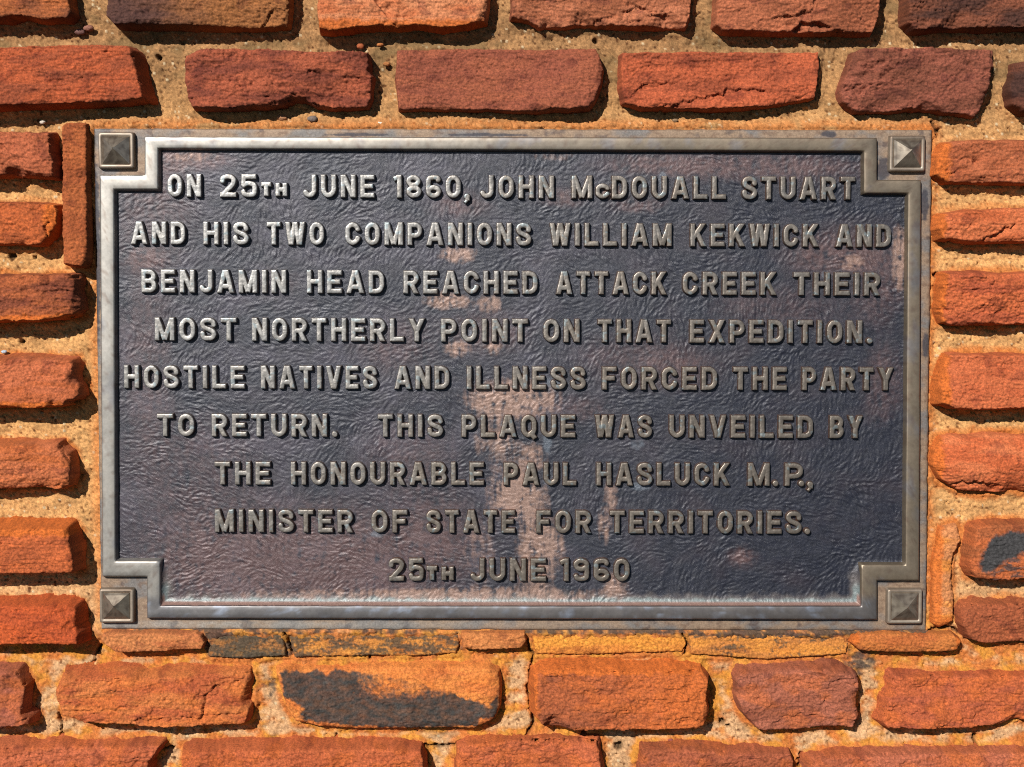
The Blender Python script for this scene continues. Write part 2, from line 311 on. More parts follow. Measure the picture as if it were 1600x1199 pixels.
near = []          # stone outlines for the mortar
STEP = 1.25
rs = np.random.RandomState(5)
for i, k in enumerate(ST):
    h = float(k['h']); pl = P(k['poly'], h)
    eL, eR, eT, eB = k.get('e', (6, 7, 6, 5))
    m = max(eL, eR, eT, eB) + 8
    inframe = True
    U, V = grid(pl[:, 0].min() - m, pl[:, 0].max() + m, pl[:, 1].min() - m, pl[:, 1].max() + m, STEP)
    sd_ = 100 + 31 * i
    w = k.get('smooth', 1.0) * (rs.uniform(.6, 1.05) if k['h'] > 30 else 1)
    wu = 2.6 * w * fbm(U / 26, V / 26, sd_ + 1, 3) + .9 * fbm(U / 7, V / 7, sd_ + 2, 2)
    wv = 2.6 * w * fbm(U / 26, V / 26, sd_ + 3, 3) + .9 * fbm(U / 7, V / 7, sd_ + 4, 2)
    sd, vx, vy = poly_sd(U + wu, V + wv, pl)
    ss, _, _ = poly_sd(U + 2.0 * w * fbm(U / 34, V / 34, sd_ + 1, 2), V + 2.0 * w * fbm(U / 34, V / 34, sd_ + 3, 2), pl)
    sd = np.where(sd > 0, sd, np.minimum(ss + (sd - ss) * np.exp(-np.clip(-ss, 0, 50) / 1.8), 0))
    _, vx, vy = poly_sd(U, V, pl)
    n = np.hypot(vx, vy) + 1e-6; nx, ny = vx / n, vy / n
    e = (np.where(nx < 0, eL, eR) * nx * nx + np.where(ny < 0, eT, eB) * ny * ny)
    e = e * (1 + 0.25 * fbm(U / 40, V / 40, sd_ + 5, 2))
    R = k.get('rough', 1.0)
    # the split face
    ga, gb = rs.uniform(-.02, .02, 2); cu, cv = pl.mean(0)
    tn = fbm(U / 95 + .3 * fbm(U / 30, V / 30, sd_ + 6, 2), V / 26, sd_ + 7, 3) * 2.4
    fr = tn - np.floor(tn)
    terr = np.floor(tn) + sm(.0, .12, fr)
    f = ga * (U - cu) + gb * (V - cv)
    f = f + 2.6 * w * fbm(U / 75, V / 55, sd_ + 8, 3)
    f = f + 2.3 * w * terr * sm(-.1, .5, fbm(U / 60, V / 60, sd_ + 9, 2) + .15)
    f = f + R * w * 1.9 * fbm(U / 16, V / 12, sd_ + 10, 3)
    f = f + R * 1.45 * fbm(U / 5.4, V / 3.8, sd_ + 11, 3)
    f = f - R * 2.2 * w * np.abs(fbm(U / 15, V / 7.5, sd_ + 24, 3)) * sm(-.3, .4, fbm(U / 60, V / 40, sd_ + 25, 2))
    lamn = fbm(U / 70, V / 3.4, sd_ + 12, 3)
    f = f + k.get('lam', .5) * 1.05 * lamn * sm(-.3, .4, fbm(U / 50, V / 25, sd_ + 13, 2))
    rg = 1 - np.abs(fbm(U / 30, V / 18, sd_ + 14, 3)) * 3
    f = f - 1.8 * w * np.clip(rg - .72, 0, 1) * 3 * sm(0, .4, fbm(U / 40, V / 40, sd_ + 15, 2))
    # flat breaks across the face
    if h > 30:
        for q in range(rs.randint(2, 5)):
            pu = rs.uniform(max(pl[:, 0].min(), -10), min(pl[:, 0].max(), 1610)); pv = rs.uniform(pl[:, 1].min(), pl[:, 1].max())
            an = rs.uniform(0, 2 * np.pi)
            dd = (U - pu) * math.cos(an) + (V - pv) * math.sin(an) + 3 * fbm(U / 30, V / 30, sd_ + 60 + q, 3)
            f = f - rs.uniform(.08, .30) * max(w, .75) * np.clip(dd, 0, 45)
    # chips broken off the edges
    nper = max(2, int(len(pl) * .45))
    for q in range(nper):
        j = rs.randint(len(pl)); a = pl[j]; b = pl[(j + 1) % len(pl)]; t = rs.rand()
        c = a + (b - a) * t; d = np.array([b[1] - a[1], -(b[0] - a[0])]); d = d / (np.hypot(*d) + 1e-6)
        ang = rs.uniform(-.7, .7); d = np.array([d[0] * math.cos(ang) - d[1] * math.sin(ang), d[0] * math.sin(ang) + d[1] * math.cos(ang)])
        depth = rs.uniform(3, 11) * w; slope = rs.uniform(.35, 1.1)
        dd = (U - c[0]) * d[0] + (V - c[1]) * d[1] + depth + 1.6 * fbm(U / 12, V / 12, sd_ + 40 + q, 3)
        loc = np.exp(-(((U - c[0]) ** 2 + (V - c[1]) ** 2) / (2 * (rs.uniform(10, 26)) ** 2)))
        f = f - slope * min(1, 1.2 * w) * np.clip(dd, 0, 14) * sm(.15, .6, loc)
    f = f - 1.7 * R * sm(.22, .5, fbm(U / 6.5, V / 4.2, sd_ + 70, 3)) * sm(-.2, .3, fbm(U / 45, V / 35, sd_ + 71, 2))
    for pts, drop, width, side in k.get('ledges', []):
        lp = P(pts, h)
        j1 = 4.0 * fbm(U / 16, V / 16, sd_ + 30, 4)
        d, s = pline_d(U + j1, V + 1.2 * j1, lp)
        f = f - drop * (.8 + .8 * fbm(U / 18, V / 18, sd_ + 31, 2)) * np.where(s * side > 0, sm(0, 1.6, d) * np.clip(1 - d / width, 0, 1), 0)
    r = k.get('rnd', 1.3)
    f = f - r * np.exp(-np.clip(sd, 0, None) / (r * 1.1))
    if 'rnd' in k:
        f = f - .6 * r * np.exp(-np.clip(sd, 0, None) / (r * 3))
    top = h + f
    t = np.clip(-sd / np.maximum(e, 2), 0, 1.6)
    fd = np.exp(-np.clip(-sd, 0, 50) / 2.5)
    fs = f.copy()
    for _ in range(10):
        fs = (np.roll(fs, 1, 0) + 2 * fs + np.roll(fs, -1, 0)) / 4; fs = (np.roll(fs, 1, 1) + 2 * fs + np.roll(fs, -1, 1)) / 4
    H = np.where(sd >= 0, top, h + fs + (f - fs) * fd - (h + 12) * t)
    H = H + np.where(sd < 0, (1 - fd) * (1.6 * fbm(U / 13, V / 13, sd_ + 16, 2) + .5 * fbm(U / 4, V / 4, sd_ + 26, 2)), 0)
    mask = (sd > -np.maximum(e, 2) * 1.25 - 1) & (H > -16)
    # colour of the stone itself
    c0, c1 = k['c0'], k['c1']
    mix = sm(-.35, .45, fbm(U / 90, V / 22, sd_ + 17, 4) + .25 * lamn)
    if 'split' in k:
        (ax, ay), (bx, by), st = k['split']
        (ax, bx), (ay, by) = uv([ax, bx], [ay, by], h)
        g = ((U - ax) * (bx - ax) + (V - ay) * (by - ay)) / ((bx - ax) ** 2 + (by - ay) ** 2)
        mix = np.clip(mix * (1 - st) + st * (1 - sm(.3, 1.1, g + .25 * fbm(U / 40, V / 30, sd_ + 18, 3))), 0, 1)
    C = c0 + (c1 - c0) * mix[..., None]
    sp = fbm(U / 6, V / 4, sd_ + 19, 3)
    C = C * (1 + .28 * sp[..., None] + .14 * lamn[..., None])
    blot = sm(.22, .55, fbm(U / 34, V / 24, sd_ + 20, 4))[..., None]
    C = C + (C * np.array([.62, .55, .62]) - C) * blot * .8
    # rusty stain on the sides and chosen edges
    og = lin(*OR)
    bw = sm(3, -4, sd) * .12
    bL, bR, bT, bB = k.get('edgeband', (0, 0, 0, 0))
    x0, x1, y0, y1 = pl[:, 0].min(), pl[:, 0].max(), pl[:, 1].min(), pl[:, 1].max()
    jn = 5 * fbm(U / 15, V / 15, sd_ + 21, 3)
    for wd, dist in ((bL, U - x0), (bR, x1 - U), (bT, V - y0), (bB, y1 - V)):
        if wd:
            bw = np.maximum(bw, .85 * sm(wd * 1.15 + 2, wd * .75, dist + jn))
    if k.get('bright_right'):
        bw = np.maximum(bw, .5 * sm(x0 + 120, x1 - 40, U + 10 * jn))
    low = sm(960, 1080, V) * .35
    bw = np.maximum(bw, low * sm(.1, .6, fbm(U / 50, V / 30, sd_ + 22, 3) + .2))
    C = C + (og * (.9 + .3 * sp[..., None]) - C) * bw[..., None]
    if 'lichen' in k:
        lv = k['lichen'] * 1.5 - .75 + .35 * sm(1003, 990, V)
        a = sm(-.1, .35, lv + .6 * fbm(U / 40, V / 14, sd_ + 27, 3) + .5 * fbm(U / 6, V / 5, sd_ + 28, 3))
        C = C + (lin(74, 68, 66) - C) * (a * .85)[..., None]
    if k.get('dark'):
        pd = P([(433,1052),(470,1056),(500,1055),(506,1062),(520,1054),(600,1060),(680,1080),(740,1100),(765,1110),(779,1082),(779,1118),(765,1128),(752,1128),(745,1141),(650,1146),(560,1143),(505,1136),(470,1134),(464,1124),(470,1112),(455,1100),(440,1095),(436,1070)], h)
        q, _, _ = poly_sd(U + 5 * fbm(U / 12, V / 12, 901, 4), V + 5 * fbm(U / 12, V / 12, 902, 4), pd)
        a = sm(-1.5, 3.0, q)
        lvl = 1.7 - 2.0 * sm(1126, 1062, V + .05 * (U - 600)) * sm(500, 600, U) - .35 * sm(720, 765, U)
        lvl = np.maximum(lvl, 1.7 * sm(610, 490, U))
        a = a * sm(-.35, .75, lvl + .45 * fbm(U / 6, V / 6, 903, 4) + .35 * fbm(U / 22, V / 18, 904, 3)) * (.93 + .12 * fbm(U / 14, V / 9, 906, 3))
        a = np.clip(a, 0, 1)
        dk = lin(58, 58, 66) * (1 + .5 * fbm(U / 20, V / 14, 905, 4))[..., None]
        C = C + (dk - C) * a[..., None]
    if k.get('dark2'):
        pd = P([(1530,884),(1538,858),(1552,840),(1580,831),(1720,832),(1720,872),(1604,866),(1584,876),(1566,884),(1548,898),(1534,896)], h)
        q, _, _ = poly_sd(U + 6 * fbm(U / 16, V / 16, 911, 4), V + 6 * fbm(U / 16, V / 16, 912, 4), pd)
        a = np.maximum(sm(-2.5, 5, q + 2 * fbm(U / 5, V / 5, 914, 3)), .8 * sm(.05, .3, fbm(U / 26, V / 10, 913, 4)) * sm(1530, 1550, U) * sm(860, 866, V))
        C = C + (lin(62, 62, 74) * (1 + .4 * sp[..., None]) - C) * a[..., None]
    lum = C @ np.array([.3, .55, .15]); C = C + (lum[..., None] * np.array([1.25, 1.0, .85]) - C) * .07
    C = np.clip(C * (np.array([.69, .68, .56]) if pl[:, 1].mean() < 190 else np.array([.78, .75, .55])), .004, 1)
    o = field_obj('stone', U, V, H, mask, M_STONE, wall, C, False)
    near.append((pl, h))
    if k.get('dark'):
        o['label'] = 'orange stone with a large soot black crust over its face'
    if k.get('dark2'):
        o['label'] = 'brown stone with a blue black blotch near its top edge'

# ------------------------------------------------------------------ plaque outlines
PL_OUT = [(146, 200.5), (1457, 203), (1447, 986), (158, 983.5)]
FR_OUT = [(226,214),(1370,216),(1370,282),(1439,282),(1436,907),(1370,907),(1370,968),(230,966),(230,901),(160,901),(156,274),(226,274)]
FR_IN = [(247,232),(1350,236),(1350,302),(1419,302),(1415,883),(1346,883),(1346,948),(250,947),(250,877),(180,877),(178,296),(247,296)]
D_PLATE, D_FIELD, D_FRAME, D_LET = 9.0, 9.5, 20.5, 18.0
plo = P(PL_OUT, D_PLATE)

# ------------------------------------------------------------------ mortar
MST = 1.9
U, V = grid(-260, 1880, -150, 1330, MST)
dmin = np.full(U.shape, 60.0); hs = np.zeros(U.shape)
for pl, h in near:
    x0, x1 = pl[:, 0].min() - 45, pl[:, 0].max() + 45; y0, y1 = pl[:, 1].min() - 45, pl[:, 1].max() + 45
    i0 = max(0, int((x0 + 260) / MST)); i1 = min(U.shape[1], int((x1 + 260) / MST) + 1)
    j0 = max(0, int((y0 + 150) / MST)); j1 = min(U.shape[0], int((y1 + 150) / MST) + 1)
    sd, _, _ = poly_sd(U[j0:j1, i0:i1], V[j0:j1, i0:i1], pl)
    dmin[j0:j1, i0:i1] = np.minimum(dmin[j0:j1, i0:i1], -sd)
psd, _, _ = poly_sd(U, V, plo)
H = -5.0 + 3.2 * fbm(U / 60, V / 40, 501, 3) + 1.9 * fbm(U / 16, V / 14, 502, 3) + 1.5 * fbm(U / 5, V / 5, 503, 2) + 1.3 * pn(U / 2.9, V / 2.9, 504)
pit = fbm(U / 8, V / 8, 505, 3)
H -= 3.5 * sm(.36, .62, pit)
grains = rnd(U / 3.1, V / 3.1, 506)
H += .9 * (grains > .93) - .8 * (grains < .05)
H += 5 * np.exp(-np.clip(dmin - 7, 0, 60) / 4.0) * (.7 + .6 * fbm(U / 20, V / 20, 507, 2))
# the bed of mortar the plaque sits in: level with its edge above and below, a little back at its sides
vert = sm(225, 195, V) + sm(970, 990, V) * sm(1060, 1010, V)
H += 11 * sm(34, 3, -psd) * np.clip(vert, 0, 1) + 3 * sm(14, 2, -psd)
H += 5.0 * sm(985, 1040, V) * (.6 + .5 * fbm(U / 70, V / 50, 508, 2))
H = np.where(psd > 4, -4.0, H)
H = np.minimum(H, np.where(psd > -2, 6.0, 14.0))
cracks = [[(118,1062),(124,1050),(144,1036),(150,1018),(157,1010)],[(90,1118),(92,1134),(96,1150),(86,1162),(70,1168)],[(92,1150),(104,1162)],[(70,1168),(20,1172),(-20,1170)],
          [(110,1166),(200,1168),(270,1170)],[(400,1176),(500,1172),(640,1172),(660,1166),(700,1168),(720,1162)],[(525,1150),(524,1170)],[(824,1000),(826,1015),(834,1025),(829,1050),(824,1080),(834,1130),(824,1150)],
          [(1066,988),(1074,1005),(1070,1022)],[(1248,1188),(1260,1186),(1270,1182)],[(1254,1178),(1250,1200)],[(1524,1150),(1528,1170),(1520,1178)],[(1452,985),(1480,980),(1500,988),(1512,1000)],
          [(445,988),(450,1000),(455,1020)],[(1458,190),(1462,200),(1466,212)],[(578,1008),(578,1030)]]
ck = np.zeros(U.shape)
for c in cracks:
    lp = P(c, 6)
    x0, x1 = lp[:, 0].min() - 12, lp[:, 0].max() + 12; y0, y1 = lp[:, 1].min() - 12, lp[:, 1].max() + 12
    i0 = max(0, int((x0 + 260) / MST)); i1 = int((x1 + 260) / MST) + 1; j0 = max(0, int((y0 + 150) / MST)); j1 = int((y1 + 150) / MST) + 1
    uu, vv = U[j0:j1, i0:i1], V[j0:j1, i0:i1]
    d, _ = pline_d(uu + 3 * fbm(uu / 9, vv / 9, 511, 3), vv + 3 * fbm(uu / 9, vv / 9, 512, 3), lp)
    wd = 1.5 + .9 * fbm(uu / 20, vv / 20, 513, 2)
    ck[j0:j1, i0:i1] = np.maximum(ck[j0:j1, i0:i1], sm(wd + 1.2, wd - .6, d))
holes = [(1460,196,5),(1466,204,4),(930,63,5),(968,1168,9),(598,1163,5),(200,1164,5),(16,400,8),(52,403,4),(32,534,5),(1130,1130,6),(1495,958,5),(913,1147,5),(1465,430,6),(445,990,4),(1140,1137,3),(246,88,6)]
for x, y, r in holes:
    (a,), (b,) = uv([x], [y], 4)
    d = np.hypot(U - a, V - b) + 2 * fbm(U / 6, V / 6, 514, 2)
    ck = np.maximum(ck, sm(r, r * .4, d))
H -= 13 * ck
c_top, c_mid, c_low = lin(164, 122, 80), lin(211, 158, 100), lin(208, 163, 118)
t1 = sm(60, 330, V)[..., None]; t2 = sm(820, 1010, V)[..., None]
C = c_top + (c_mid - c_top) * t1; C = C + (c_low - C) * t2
C = C * (1 + .30 * fbm(U / 40, V / 30, 520, 4)[..., None] + .16 * fbm(U / 90, V / 9, 529, 3)[..., None])
g1 = rnd(U / 2.4, V / 2.4, 521)[..., None]
C = C * (.74 + .52 * g1)
C = np.where(grains[..., None] > .988, lin(216, 190, 150), C)
C = np.where(grains[..., None] < .035, C * np.array([.35, .28, .25]), C)
olive = sm(.05, .5, fbm(U / 70, V / 50, 522, 3))[..., None] * (1 - sm(100, 200, V))[..., None]
C = C + (lin(120, 96, 62) - C) * olive * .7
# rusty orange wash: next to the stones, round the plaque, and most of all along the bottom
os_ = fbm(U / 38, V / 24, 523, 4)
ow = .85 * sm(17, 4, dmin + 9 * os_) * sm(100, 500, V)
ow = np.maximum(ow, .8 * sm(24, 4, -psd + 8 * os_) * sm(-.5, .3, os_ + .3) * np.where(U > 1400, 1.0, .75))
ow = np.maximum(ow, sm(960, 1010, V) * sm(-.35, .3, os_ + .35 * sm(1000, 985, V) + .3 * sm(20, 6, dmin) + .35 * sm(1050, 1020, V) + .25 * sm(18, 6, dmin) - .18 * sm(1040, 1060, V)) * .92)
yel = lin(210, 138, 48); ora = lin(202, 114, 50)
cy = ora + (yel - ora) * (sm(-.3, .4, fbm(U / 30, V / 30, 524, 3)) * sm(900, 1000, V))[..., None]
C = C + (cy * (.75 + .5 * g1) - C) * np.clip(ow, 0, 1)[..., None]
# black lichen and soot under the plaque's lower edge
def blob(cx, cy, rx, ry):
    (a,), (b,) = uv([cx], [cy], 6)
    return np.exp(-((U - a) / rx) ** 2 - ((V - b) / ry) ** 2)
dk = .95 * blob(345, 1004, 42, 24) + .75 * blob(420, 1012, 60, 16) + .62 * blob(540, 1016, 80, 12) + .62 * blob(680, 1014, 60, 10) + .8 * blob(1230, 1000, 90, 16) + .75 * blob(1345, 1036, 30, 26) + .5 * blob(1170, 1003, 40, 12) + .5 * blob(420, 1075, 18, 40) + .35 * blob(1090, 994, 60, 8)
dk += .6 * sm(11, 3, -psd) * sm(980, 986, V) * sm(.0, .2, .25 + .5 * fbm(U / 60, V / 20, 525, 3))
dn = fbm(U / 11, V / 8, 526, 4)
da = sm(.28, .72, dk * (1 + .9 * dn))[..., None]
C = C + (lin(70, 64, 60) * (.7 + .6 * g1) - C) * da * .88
C = C * (1 - .8 * ck[..., None])
C = np.clip(C * .64, .006, .9)
stone_in = dmin < -6
mask = (psd < 10) & ~stone_in
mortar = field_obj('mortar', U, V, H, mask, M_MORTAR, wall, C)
# the body of the wall behind the face
bm_v = xyz(np.array([-262, 1882, 1882, -262] * 2), np.array([-152, -152, 1332, 1332] * 2), np.array([-18.] * 4 + [-420.] * 4))
core = mesh_obj('wall_core', bm_v, np.array([[0,3,2,1],[4,5,6,7],[0,1,5,4],[1,2,6,5],[2,3,7,6],[3,0,4,7]]), M_MORTAR, wall, np.tile(lin(170, 120, 80), (8, 1)), smooth=False)

def pebble(x, y, r, c, sq=.7):
    (a,), (b,) = uv([x], [y], 5)
    n, m_ = 18, 12
    th = np.linspace(0, 2 * np.pi, n, endpoint=False); ph = np.linspace(0, np.pi, m_)
    T, Q = np.meshgrid(th, ph)
    rr = r * (1 + .22 * fbm(3 * np.cos(T) * np.sin(Q) + x, 3 * np.sin(T) * np.sin(Q) + 2 * np.cos(Q) + y, 77, 2))
    uu = a + rr * np.cos(T) * np.sin(Q) * 1.15; vv = b + rr * np.sin(T) * np.sin(Q) * sq; hh = 3.5 + rr * np.cos(Q) * .75
    idx = np.arange(n * m_).reshape(m_, n)
    fc = np.stack([idx[:-1], idx[1:], np.roll(idx[1:], -1, 1), np.roll(idx[:-1], -1, 1)], -1).reshape(-1, 4)
    return mesh_obj('pebble', xyz(uu, vv, hh).reshape(-1, 3), fc, M_PEBBLE, mortar, np.tile(lin(*c) * .64, (n * m_, 1)))
for a in ((488,186,7,(128,112,104)),(440,184,7,(186,132,92)),(594,70,5,(190,116,62),.55),(563,72,5,(172,92,52),.9),(604,100,5,(180,116,66)),(124,50,7,(120,84,76)),(138,44,7,(150,100,82)),(594,193,4,(236,222,206)),
          (66,191,4,(220,206,190)),(1055,188,4,(150,120,90)),(1048,1157,4,(150,80,70)),(89,25,4,(120,90,70)),(6,550,4,(190,200,210)),(812,30,4,(150,80,60))):
    pebble(*a)

# ------------------------------------------------------------------ the plaque
plaque = empty('plaque', 'weathered cast bronze plaque with nine rows of raised capitals inside a stepped border', 'plaque', 0, 0)

# backing plate: the visible flange outside the border
U, V = grid(plo[:, 0].min() - 4, plo[:, 0].max() + 4, plo[:, 1].min() - 4, plo[:, 1].max() + 4, 1.7)
fo = P(FR_OUT, D_FRAME); fi = P(FR_IN, D_FRAME)
sdp, _, _ = poly_sd(U + .8 * fbm(U / 30, V / 30, 601, 2), V + .8 * fbm(U / 30, V / 30, 602, 2), plo)
sdf, _, _ = poly_sd(U, V, fo)
H = D_PLATE + .35 * fbm(U / 30, V / 30, 603, 3) + .22 * fbm(U / 4, V / 4, 604, 2) - 2.0 * np.exp(-np.clip(sdp, 0, 50) / 1.6)
H = np.where(sdp < 0, D_PLATE - 3 + sdp * 5, H)
tan, grey, brown, dkb = lin(152, 128, 106), lin(124, 118, 114), lin(116, 90, 72), lin(56, 56, 66)
n1 = fbm(U / 60, V / 40, 605, 4); n2 = fbm(U / 14, V / 9, 606, 4)
C = tan + (grey - tan) * sm(-.2, .4, n1)[..., None]
C = C + (brown - C) * (sm(0, .5, n2) * .6)[..., None]
C = C + (lin(176, 172, 164) - C) * (sm(969, 976, V) * sm(1150, 300, U) * (.55 + .5 * n2))[..., None] * .8
da = .5 * sm(.36, .6, fbm(U / 40, V / 60, 607, 4) + .3 * n2)
for cx, cy, rx, ry in ((1445,320,7,30),(1447,540,6,24),(1296,210,14,6),(1380,265,12,22),(150,400,8,160),(560,211,60,3),(760,211,70,3)):
    (a,), (b,) = uv([cx], [cy], D_PLATE)
    da = np.maximum(da, sm(.35, .6, np.exp(-((U - a) / rx) ** 2 - ((V - b) / ry) ** 2) * (1 + .5 * n2)) * .95)
C = C + (dkb - C) * (da * .9)[..., None]
C = C * (1 + .2 * (rnd(U / 2, V / 2, 608) - .5))[..., None]
mask = (sdp > -3) & (sdf < 8)
plate = field_obj('backing_plate', U, V, H, mask, M_PLATE, plaque, np.clip(C * .66, .01, 1))

# stepped border: a profile swept round the notched rectangle
def sweep(out, inn, prof, name, mat, parent, tint, seg=5.0):
    n = len(out); rows = []; cols = []
    ring_o, ring_i = [], []
    for i in range(n):
        a0, a1 = out[i], out[(i + 1) % n]; b0, b1 = inn[i], inn[(i + 1) % n]
        m = max(1, int(np.hypot(*(a1 - a0)) / seg))
        for q in range(m):
            t = q / m
            ring_o.append(a0 + (a1 - a0) * t); ring_i.append(b0 + (b1 - b0) * t)
    ro, ri = np.array(ring_o), np.array(ring_i); N = len(ro)
    Vs = []
    for fr, hh in prof:
        p = ro + (ri - ro) * fr
        wob = .35 * fbm(p[:, 0] / 40, p[:, 1] / 40, 620, 3)
        p = p + wob[:, None] * .6
        Vs.append(np.concatenate([p, (hh + wob * .5 + .12 * fbm(p[:, 0] / 9, p[:, 1] / 9, 621, 2))[:, None]], 1))
    A = np.array(Vs)                                   # K x N x 3
    K = len(prof)
    idx = np.arange(K * N).reshape(K, N)
    fc = np.stack([idx[:-1], idx[1:], np.roll(idx[1:], -1, 1), np.roll(idx[:-1], -1, 1)], -1).reshape(-1, 4)[:, ::-1]
    A = A.reshape(-1, 3)
    return mesh_obj(name, xyz(A[:, 0], A[:, 1], A[:, 2]), fc, mat, parent, tint(A[:, 0], A[:, 1], A[:, 2]))
def frame_tint(u, v, h):
    n = fbm(u / 40, v / 60, 630, 4); n2 = fbm(u / 12, v / 12, 631, 3)
    C = lin(168, 163, 155) + (lin(146, 131, 112) - lin(168, 163, 155)) * sm(200, 1200, u + 200 * n)[:, None]
    C = C + (lin(136, 136, 142) - C) * (sm(.1, .6, n + .2 * n2) * .55)[:, None]
    C = C + (lin(116, 92, 78) - C) * (sm(.1, .6, n2) * .45)[:, None]
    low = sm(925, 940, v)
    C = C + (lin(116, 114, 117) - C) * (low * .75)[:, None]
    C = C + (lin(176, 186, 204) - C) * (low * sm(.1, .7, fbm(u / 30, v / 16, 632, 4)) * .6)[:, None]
    inner = sm(D_FRAME - 1.5, D_FRAME - 4, h)
    C = C + (lin(180, 136, 122) - C) * (inner * sm(925, 940, v))[:, None]
    return np.clip(C * .72, .02, 1)
prof = [(-.10, D_PLATE - 2), (-.07, D_PLATE + 3), (-.03, D_FRAME - 2.6), (.0, D_FRAME - 1.0), (.04, D_FRAME - .2), (.1, D_FRAME + .1), (.35, D_FRAME + .25), (.5, D_FRAME + .3), (.65, D_FRAME + .25),
        (.9, D_FRAME + .1), (.96, D_FRAME - .2), (1.0, D_FRAME - 1.2), (1.04, D_FRAME - 3), (1.11, D_FIELD + 2), (1.16, D_FIELD - 2)]
frame = sweep(fo, fi, prof, 'border_frame', M_FRAME, plaque, frame_tint)

# ------------------------------------------------------------------ lettering
T = .108                        # half the stroke, as a share of the capital height
def arc(cx, cy, rx, ry, a0, a1, n=10):
    t = np.radians(np.linspace(a0, a1, n))
    return [(cx + rx * math.cos(q), cy + ry * math.sin(q)) for q in t]
def cat(pts, n=5):
    p = [np.array(q, float) for q in pts]; p = [2 * p[0] - p[1]] + p + [2 * p[-1] - p[-2]]
    out = []
    for i in range(1, len(p) - 2):
        for q in range(n):
            t = q / n
            out.append(tuple(.5 * ((2 * p[i]) + (-p[i-1] + p[i+1]) * t + (2*p[i-1] - 5*p[i] + 4*p[i+1] - p[i+2]) * t*t + (-p[i-1] + 3*p[i] - 3*p[i+1] + p[i+2]) * t**3)))
    out.append(tuple(p[-2])); return out
def glyph(c):
    """strokes (centre lines) of a letter: x in units of its own width box w, y in capital heights"""
    t = T
    def ring(w, y0=0.0, y1=1.0, r=.27):
        a, b = t, w - t; u, d = y0 + t, y1 - t; rx = min(r, (b - a) / 2); ry = min(r * 1.05, (d - u) / 2)
        return [(a, d - ry)] + arc(a + rx, u + ry, rx, ry, 180, 270, 7) + arc(b - rx, u + ry, rx, ry, 270, 360, 7) + arc(b - rx, d - ry, rx, ry, 0, 90, 7) + arc(a + rx, d - ry, rx, ry, 90, 180, 7)
    w = .68; a = t; b = w - t
    if c in 'O0': return w, [ring(w)]
    if c == 'Q': return w, [ring(w), [(w * .55, .74), (w * .92, 1.06)]]
    if c in 'Cc':
        r = .25
        return w, [arc(b - r, t + r, r, r, 2, -90, 7)[0:] + arc(a + r, t + r, r, r, 270, 180, 7) + arc(a + r, 1 - t - r, r, r, 180, 90, 7) + arc(b - r, 1 - t - r, r, r, 90, -2, 7)]
    if c == 'D':
        r = .25; return w, [[(a, 0), (a, 1)], [(a, t), (b - r, t)] + arc(b - r, t + r, r, r, 270, 360, 7) + arc(b - r, 1 - t - r, r, r, 0, 90, 7) + [(a, 1 - t)]]
    if c == 'H': return w, [[(a, 0), (a, 1)], [(b, 0), (b, 1)], [(a, .49), (b, .49)]]
    if c == 'I': return .225, [[(.1125, 0), (.1125, 1)]]
    if c == 'L': w = .62; return w, [[(a, 0), (a, 1)], [(a, 1 - t), (w, 1 - t)]]
    if c == 'E': w = .64; return w, [[(a, 0), (a, 1)], [(a, t), (w, t)], [(a, .5), (w * .9, .5)], [(a, 1 - t), (w, 1 - t)]]
    if c == 'F': w = .62; return w, [[(a, 0), (a, 1)], [(a, t), (w, t)], [(a, .5), (w * .88, .5)]]
    if c == 'T': w = .66; return w, [[(0, t), (w, t)], [(w / 2, 0), (w / 2, 1)]]
    if c == 'N': return w, [[(a, 0), (a, 1)], [(b, 0), (b, 1)], [(a * .95, -.04), (w - a * .95, 1.04)]]
    if c == 'M': w = .84; b = w - t; return w, [[(a, 0), (a, 1)], [(b, 0), (b, 1)], [(a * .8, -.08), (w / 2, .96)], [(w - a * .8, -.08), (w / 2, .96)]]
    if c == 'W': w = .92; return w, [[(t * .9, -.05), (w * .285, 1.05)], [(w * .285, 1.05), (w * .5, -.02)], [(w * .5, -.02), (w * .715, 1.05)], [(w * .715, 1.05), (w - t * .9, -.05)]]
    if c == 'A': w = .76; return w, [[(t * .85, 1.04), (w / 2 - .01, -.06)], [(w - t * .85, 1.04), (w / 2 + .01, -.06)], [(w * .2, .71), (w * .8, .71)]]
    if c == 'V': w = .74; return w, [[(t * .9, -.04), (w / 2, 1.06)], [(w - t * .9, -.04), (w / 2, 1.06)]]
    if c == 'Y': w = .74; return w, [[(t * .9, -.06), (w / 2, .56)], [(w - t * .9, -.06), (w / 2, .56)], [(w / 2, .5), (w / 2, 1)]]
    if c == 'X': w = .72; return w, [[(t * .9, -.05), (w - t * .9, 1.05)], [(w - t * .9, -.05), (t * .9, 1.05)]]
    if c == 'K': w = .72; return w, [[(a, 0), (a, 1)], [(w - t * .8, -.06), (a, .66)], [(w * .38, .36), (w - t * .7, 1.06)]]
    if c == 'U':
        r = .25; return w, [[(a, 0), (a, 1 - t - r)] + arc(a + r, 1 - t - r, r, r, 180, 90, 7) + arc(b - r, 1 - t - r, r, r, 90, 0, 7) + [(b, 0)]]
    if c == 'J':
        w = .6; b = w - t; r = .2; return w, [[(b, 0), (b, 1 - t - r)] + arc(b - r, 1 - t - r, r, r, 0, 90, 7) + arc(a + r * .9, 1 - t - r, r * .95, r, 90, 172, 7)]
    if c == 'P':
        w = .66; b = w - t; r = .2; return w, [[(a, 0), (a, 1)], [(a, t), (b - r, t)] + arc(b - r, t + r, r, r, 270, 360, 7) + arc(b - r, .57 - r, r, r, 0, 90, 7) + [(a, .57)]]
